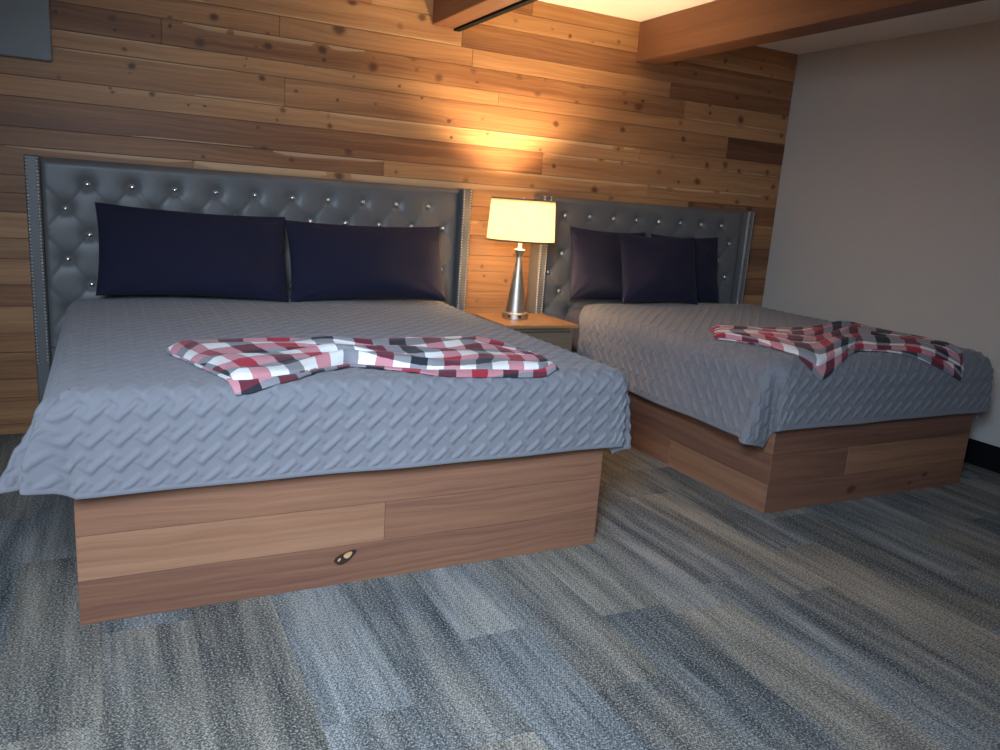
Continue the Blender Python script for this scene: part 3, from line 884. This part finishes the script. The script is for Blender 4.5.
# ---------------------------------------------------------------- pillows
def pillow(cx, yb, w, h, d, lean, zr, seed, label, group, zb=0.742, roll=0.0, flange=0.0):
    n = 56
    g = np.linspace(-1, 1, n)
    g = np.sign(g) * (1 - (1 - np.abs(g)) ** 1.35)
    U, V = np.meshgrid(g, g, indexing='ij')
    Xl = U * w / 2 * (1 - 0.035 * (1 - V ** 2) * np.abs(U) ** 3) 
    Zl = V * h / 2 * (1 - 0.075 * (1 - U ** 2) * np.abs(V) ** 3)
    body = (np.clip(1 - np.abs(U) ** 2.4, 0, 1) * np.clip(1 - np.abs(V) ** 2.2, 0, 1)) ** 0.55
    rs = np.random.RandomState(seed)
    wr = 0
    for i in range(7):
        a, b, p = rs.uniform(-9, 9), rs.uniform(-7, 7), rs.uniform(0, 6)
        wr = wr + 0.0028 * np.sin(a * U + b * V + p)
    # creases running in from the corners
    for cu in (-1, 1):
        for cv in (-1, 1):
            ru, rv = U - cu, V - cv
            an = np.arctan2(rv * -cv, ru * -cu); rr = np.hypot(ru, rv)
            wr = wr + 0.006 * np.sin(an * 11 + seed) * np.exp(-(rr / 0.55) ** 2)
    sag = 1 + 0.18 * (-V)
    Yf = -(d / 2) * body * sag - wr * body ** 0.6
    Yk = (d / 2) * body * 0.85 + 0.3 * wr * body ** 0.6
    m = MB()
    UV = np.stack([Xl, Zl], -1)
    rm = Matrix.Rotation(zr, 3, 'Z') @ Matrix.Rotation(-lean, 3, 'X') @ Matrix.Rotation(roll, 3, 'Y')
    Rm = np.array(rm)
    for Yy, fl in ((Yf, False), (Yk, True)):
        Pp = np.stack([Xl, Yy, Zl + h / 2], -1) @ Rm.T
        m.grid(Pp, UV, flip=fl)
    o = m.build('pillow', NAVY, None, smooth=True, weld=True)
    zmin = min(v.co.z for v in o.data.vertices)
    o.location = (cx, yb, zb - zmin - 0.002)
    tag(o, label, 'pillow', group)
    return o
KG = 'navy pillows'
pillow(0.512, -0.365, 0.905, 0.462, 0.17, math.radians(20), 0.0, 1, 'wide navy pillow on the left side of the larger bed', KG, 0.750, roll=0.026)
pillow(1.424, -0.365, 0.898, 0.446, 0.17, math.radians(20), 0.0, 2, 'wide navy pillow on the right side of the larger bed, nearer the lamp', KG, 0.750, roll=-0.01)
pillow(3.095, -0.235, 0.60, 0.475, 0.12, math.radians(11), 0.0, 3, 'navy pillow on the smaller bed, the one nearest the lamp', KG, 0.744, roll=0.02)
pillow(3.755, -0.235, 0.60, 0.470, 0.12, math.radians(11), 0.0, 4, 'navy pillow on the smaller bed, mostly hidden, nearest the grey wall', KG, 0.744)
pillow(3.390, -0.425, 0.62, 0.460, 0.13, math.radians(15), -0.01, 5, 'navy pillow propped in front in the middle of the smaller bed', KG, 0.757)

# ---------------------------------------------------------------- throws
def interp_poly(pts, n):
    p = np.array(pts, float)
    d = np.r_[0, np.cumsum(np.hypot(*np.diff(p, axis=0).T))]
    t = np.linspace(0, d[-1], n)
    q = np.stack([np.interp(t, d, p[:, 0]), np.interp(t, d, p[:, 1])], -1)
    k = np.array([1, 2, 3, 2, 1.0]); k /= k.sum()
    for _ in range(2):
        qq_ = q.copy()
        for c in (0, 1):
            qq_[2:-2, c] = np.convolve(q[:, c], k, 'valid')
        q = qq_
    return q
def throw(quilt, lower, upper, nf, pinch, hgt, amat, bmat, seed, label, tuck, u0=0.0, v0=0.0, conc=1.0):
    n, mm = 170, 84
    L, U = interp_poly(lower, n), interp_poly(upper, n)
    m = MB()
    b = np.linspace(0, 1, mm)
    A = np.linspace(0, 1, n)[:, None]
    rs = np.random.RandomState(seed)
    for layer in (0, 1):
        Bb = b[None, :] * np.ones((n, 1))
        Q = L[:, None, :] * (1 - Bb[..., None]) + U[:, None, :] * Bb[..., None]
        pin = np.exp(-((A - pinch) / 0.16) ** 2)
        if layer == 1:   # lower fold of the blanket showing along the front edge
            sh = 0.048 + 0.018 * np.sin(A * 9 + seed) 
            Q[..., 1] -= (sh * (1 - Bb) * (1 - 0.5 * pin))
            Q[..., 0] += 0.015 * (1 - 2 * A) * 0
        ph = 1.3 * np.sin(A * 4.1 + seed) + 0.8 * np.sin(A * 9.7 + 2 * seed)
        fold = 0.5 + 0.5 * np.cos(2 * PI * nf * Bb + ph)
        fold2 = 0.5 + 0.5 * np.cos(2 * PI * (nf * 2.3) * Bb - 1.7 * ph + 1)
        amp = hgt * (0.28 + 0.9 * pin)
        base = 0.0175 if layer == 0 else 0.0140
        edge = np.clip(np.minimum(np.minimum(Bb, 1 - Bb) / 0.07, np.minimum(A, 1 - A) / 0.03), 0, 1)
        H = base + edge ** 0.6 * (0.010 * (1 - layer) + (1 - layer) * amp * (0.7 * fold + 0.3 * fold2))
        H += (1 - layer) * 0.004 * np.sin(A * 23 + 3 * Bb * 5) * edge
        # gathers also shift the cloth sideways
        Q[..., 1] += 0.012 * (1 - layer) * edge * np.sin(2 * PI * nf * Bb + ph)
        Pp = quilt.surf(Q[..., 0], Q[..., 1]); N = quilt.normals(Q[..., 0], Q[..., 1])
        Pp = Pp + N * H[..., None]
        Um = u0 + A * amat * np.ones_like(Bb) + 0.02 * np.sin(Bb * 7 + seed) + 0.18 * layer
        Vm = v0 + (Bb - 0.5) * bmat + 0.03 * np.sin(A * 8 + seed) + 0.30 * layer
        m.grid(Pp, np.stack([Um, Vm], -1))
        bord = [(Pp[:, 0], N[:, 0], Um[:, 0], Vm[:, 0]), (Pp[-1, :], N[-1, :], Um[-1, :], Vm[-1, :]), (Pp[::-1, -1], N[::-1, -1], Um[::-1, -1], Vm[::-1, -1]), (Pp[0, ::-1], N[0, ::-1], Um[0, ::-1], Vm[0, ::-1])]
        for bp, nn, uu, vv in bord:
            dn = bp - nn * 0.005
            uvv = np.stack([uu, vv], -1)
            m.grid(np.stack([bp, dn], 1)[:, ::-1], np.stack([uvv, uvv], 1))
    o = m.build('throw_blanket', PLAID, None, smooth=True)
    tag(o, label, 'blanket', 'plaid throws')
    return o
throw(kq, [(0.445, -2.085), (0.490, -2.088), (0.641, -2.060), (0.854, -1.925), (1.093, -2.035), (1.440, -2.09), (1.535, -2.09), (1.605, -2.05)],
      [(0.284, -1.640), (0.342, -1.500), (0.587, -1.51), (0.804, -1.549), (0.941, -1.650), (1.169, -1.556), (1.357, -1.524), (1.513, -1.490), (1.565, -1.66), (1.60, -1.91)],
      3.0, 0.42, 0.030, 1.40, 0.62, 3, 'red, white and black plaid throw spread across the foot of the larger bed', 0)
throw(qq, [(2.825, -1.576), (2.930, -1.760), (2.925, -2.00), (2.985, -2.088), (3.08, -2.06), (3.425, -1.949), (3.657, -1.999), (4.016, -2.117)],
      [(2.96, -1.378), (3.197, -1.359), (3.491, -1.438), (3.80, -1.380), (4.103, -1.340), (4.145, -1.508), (4.184, -1.736), (4.065, -2.06)],
      4.0, 0.56, 0.040, 1.35, 0.80, 5, 'crumpled red, white and black plaid throw on the smaller bed', 0, 0.11, 0.05)

# ---------------------------------------------------------------- nightstand
ns = empty('nightstand', (2.40, -0.36, 0), 'small wooden nightstand between the two beds under the lamp', 'nightstand')
ZN = 0.652
m = MB().box((2.145, -0.605, ZN - 0.022), (2.645, -0.146, ZN), 0.004, tone=0.55, grain=0)
m.build('table_top', TABLEWOOD, ns)
m = MB()
m.box((2.165, -0.575, 0.14), (2.185, -0.16, ZN - 0.0225), 0.002, grain=2)
m.box((2.605, -0.575, 0.14), (2.625, -0.16, ZN - 0.0225), 0.002, grain=2)
m.box((2.185, -0.18, 0.14), (2.605, -0.16, ZN - 0.0225), 0.002, grain=0)
m.box((2.185, -0.575, 0.14), (2.605, -0.18, 0.16), 0.002, grain=0)
m.box((2.185, -0.575, ZN - 0.045), (2.605, -0.555, ZN - 0.0225), 0.002, grain=0)
m.box((2.185, -0.575, 0.372), (2.605, -0.555, 0.392), 0.002, grain=0)
m.build('cabinet', CABWOOD, ns)
for (za, zb) in ((0.395, ZN - 0.048), (0.163, 0.369)):
    m = MB().box((2.189, -0.585, za), (2.601, -0.560, zb), 0.003, grain=0, seed=za)
    m.box((2.189, -0.560, za + 0.01), (2.601, -0.19, za + 0.02), 0.0)
    d = m.build('drawer', CABWOOD, ns)
    k_ = MB()
    prof = [(0.0, 0.026), (0.008, 0.025), (0.013, 0.020), (0.013, 0.016), (0.006, 0.010), (0.006, 0.0)]
    vs = []; seg = 16
    for i in range(seg):
        an = 2 * PI * i / seg
        for r, y in prof:
            vs.append((2.395 + r * math.cos(an), -0.585 - y, (za + zb) / 2 + r * math.sin(an)))
    n_ = len(prof)
    fs = [(i * n_ + j, ((i + 1) % seg) * n_ + j, ((i + 1) % seg) * n_ + j + 1, i * n_ + j + 1) for i in range(seg) for j in range(n_ - 1)]
    k_.add(vs, fs)
    k_.build('knob', NICKEL, d, smooth=True)
for sx in (2.165, 2.585):
    for sy in (-0.575, -0.20):
        MB().box((sx, sy, 0), (sx + 0.04, sy + 0.04, 0.1395), 0.003, grain=2).build('leg', CABWOOD, ns)

# ---------------------------------------------------------------- lamp
LX, LY, LZ = 2.343, -0.34, ZN
lamp = empty('table_lamp', (LX, LY, LZ), 'lit table lamp with brushed metal tapered body and cream linen shade on the nightstand', 'lamp')
c = (LX, LY, LZ)
b0 = MB().lathe([(0.077, 0.0), (0.081, 0.003), (0.081, 0.034), (0.077, 0.038), (0.060, 0.0382)], c, 48)
base = b0.build('lamp_base', NICKEL, lamp, smooth=True, weld=True, auto=35)
cam_dir = math.atan2(-4.5 + 0.34, 0.109 - LX)
for da in (-0.42, 0.38):
    an = cam_dir + da
    p = MB().box((-0.010, -0.002, -0.008), (0.010, 0.002, 0.008), 0.001)
    R_ = Matrix.Rotation(an - PI / 2, 3, 'Z')
    p.v = [tuple(R_ @ Vector(v) + Vector((LX + 0.0805 * math.cos(an), LY + 0.0805 * math.sin(an), LZ + 0.019))) for v in p.v]
    p.build('power_port', DARKPL, base)
prof = [(0.059, 0.038), (0.0585, 0.045), (0.052, 0.11), (0.042, 0.19), (0.032, 0.26), (0.022, 0.32), (0.0175, 0.35), (0.0165, 0.37), (0.019, 0.385),
        (0.027, 0.402), (0.032, 0.412), (0.033, 0.416), (0.031, 0.419), (0.012, 0.4195)]
MB().lathe(prof, c, 48).build('lamp_body', NICKEL, lamp, smooth=True, weld=True, auto=40)
MB().lathe([(0.0125, 0.4195), (0.0125, 0.475), (0.0145, 0.478), (0.0145, 0.502), (0.012, 0.506)], c, 24).build('lamp_socket', WHITEPL, lamp, smooth=True, weld=True, auto=40)
MB().lathe([(0.012, 0.505), (0.016, 0.520), (0.028, 0.545), (0.031, 0.568), (0.026, 0.592), (0.012, 0.606), (0.0, 0.608)], c, 24, cap=False).build('bulb', BULB, lamp, smooth=True, weld=True)
rb, rt, zb, zt = 0.2045, 0.191, 0.468, 0.716
m = MB().lathe([(rb, zb), (rt, zt)], c, 72, cap=False)
m.lathe([(rt - 0.002, zt), (rb - 0.002, zb)], c, 72, cap=False)
sh = m.build('lamp_shade', SHADE, lamp, smooth=True)
for zz, ri_, rr in ((zb + 0.004, 0.020, rb - 0.005), (zt - 0.022, 0.118, rt - 0.004)):  # unseen disc and ring, added to spread the bulb's direct light
    MB().lathe([(ri_, zz), (rr, zz)], c, 48, cap=False).build('added_diffuser', ADDED_DIFFUSER, sh, smooth=True)
for prof_ in ([(rb + 0.0012, zb + 0.008), (rb + 0.0016, zb - 0.001), (rb - 0.004, zb - 0.001), (rb - 0.0035, zb + 0.008)],
              [(rt - 0.0035, zt - 0.008), (rt - 0.004, zt + 0.001), (rt + 0.0016, zt + 0.001), (rt + 0.0012, zt - 0.008)]):
    MB().lathe(prof_, c, 72, cap=False).build('binding', SHADEBAND, sh, smooth=True)
# spider ring and finial that carry the shade
m = MB()
for an in (0.3, 0.3 + 2 * PI / 3, 0.3 + 4 * PI / 3):
    t = 0.002
    dx_, dy_ = math.cos(an), math.sin(an)
    q = []
    for rr in (0.006, rt - 0.004):
        for (a_, b_) in ((-t, -t), (t, -t), (t, t), (-t, t)):
            q.append((LX + rr * dx_ - a_ * dy_, LY + rr * dy_ + a_ * dx_, LZ + zt - 0.012 + b_))
    m.add(q, [(0, 1, 5, 4), (1, 2, 6, 5), (2, 3, 7, 6), (3, 0, 4, 7), (3, 2, 1, 0), (4, 5, 6, 7)])
m.lathe([(0.008, zt - 0.018), (0.010, zt - 0.008), (0.004, zt - 0.004), (0.007, zt + 0.004), (0.0, zt + 0.010)], c, 16)
m.build('shade_spider', NICKEL, sh)

# ---------------------------------------------------------------- lights
def light(name, typ, loc, energy, col, **kw):
    d = bpy.data.lights.new(name, typ)
    d.energy = energy; d.color = col
    for k_, v in kw.items(): setattr(d, k_, v)
    o = bpy.data.objects.new(name, d)
    COL.objects.link(o); o.location = loc
    return o
wl = light('window_daylight', 'AREA', (-0.42, -4.45, 1.85), 98, (0.61, 0.785, 1.0), shape='RECTANGLE', size=1.0, size_y=1.1)
wl.data.spread = math.radians(100)
wl.rotation_euler = Vector((0.62, 1.0, -0.80)).to_track_quat('-Z', 'Y').to_euler()

w = bpy.data.worlds.new('daylight'); S.world = w
w.use_nodes = True
bg = w.node_tree.nodes['Background']
bg.inputs[0].default_value = (0.55, 0.72, 1.0, 1)
bg.inputs[1].default_value = 0.09

# ---------------------------------------------------------------- camera
cam = bpy.data.cameras.new('camera')
co = bpy.data.objects.new('camera', cam); COL.objects.link(co)
R_ = Vector((0.89257792, -0.44550616, 0.06949038)); U_ = Vector((0.03623447, 0.22449067, 0.97380234)); F_ = Vector((0.44943488, 0.86667653, -0.21651809))
C_ = Vector((0.10895449, -4.50613683, 1.33552163))
M = Matrix(((R_.x, U_.x, -F_.x, C_.x), (R_.y, U_.y, -F_.y, C_.y), (R_.z, U_.z, -F_.z, C_.z), (0, 0, 0, 1)))
co.matrix_world = M
cam.sensor_width = 36; cam.lens = 773.98 / 1000 * 36
cam.clip_start = 0.02
S.camera = co
S.view_settings.view_transform = 'Standard'
S.view_settings.look = 'None'
S.view_settings.exposure = 0.0
S.view_settings.gamma = 1.0
S.view_settings.use_curve_mapping = False
S.cycles.max_bounces = 8
S.cycles.diffuse_bounces = 5
S.cycles.sample_clamp_indirect = 6.0
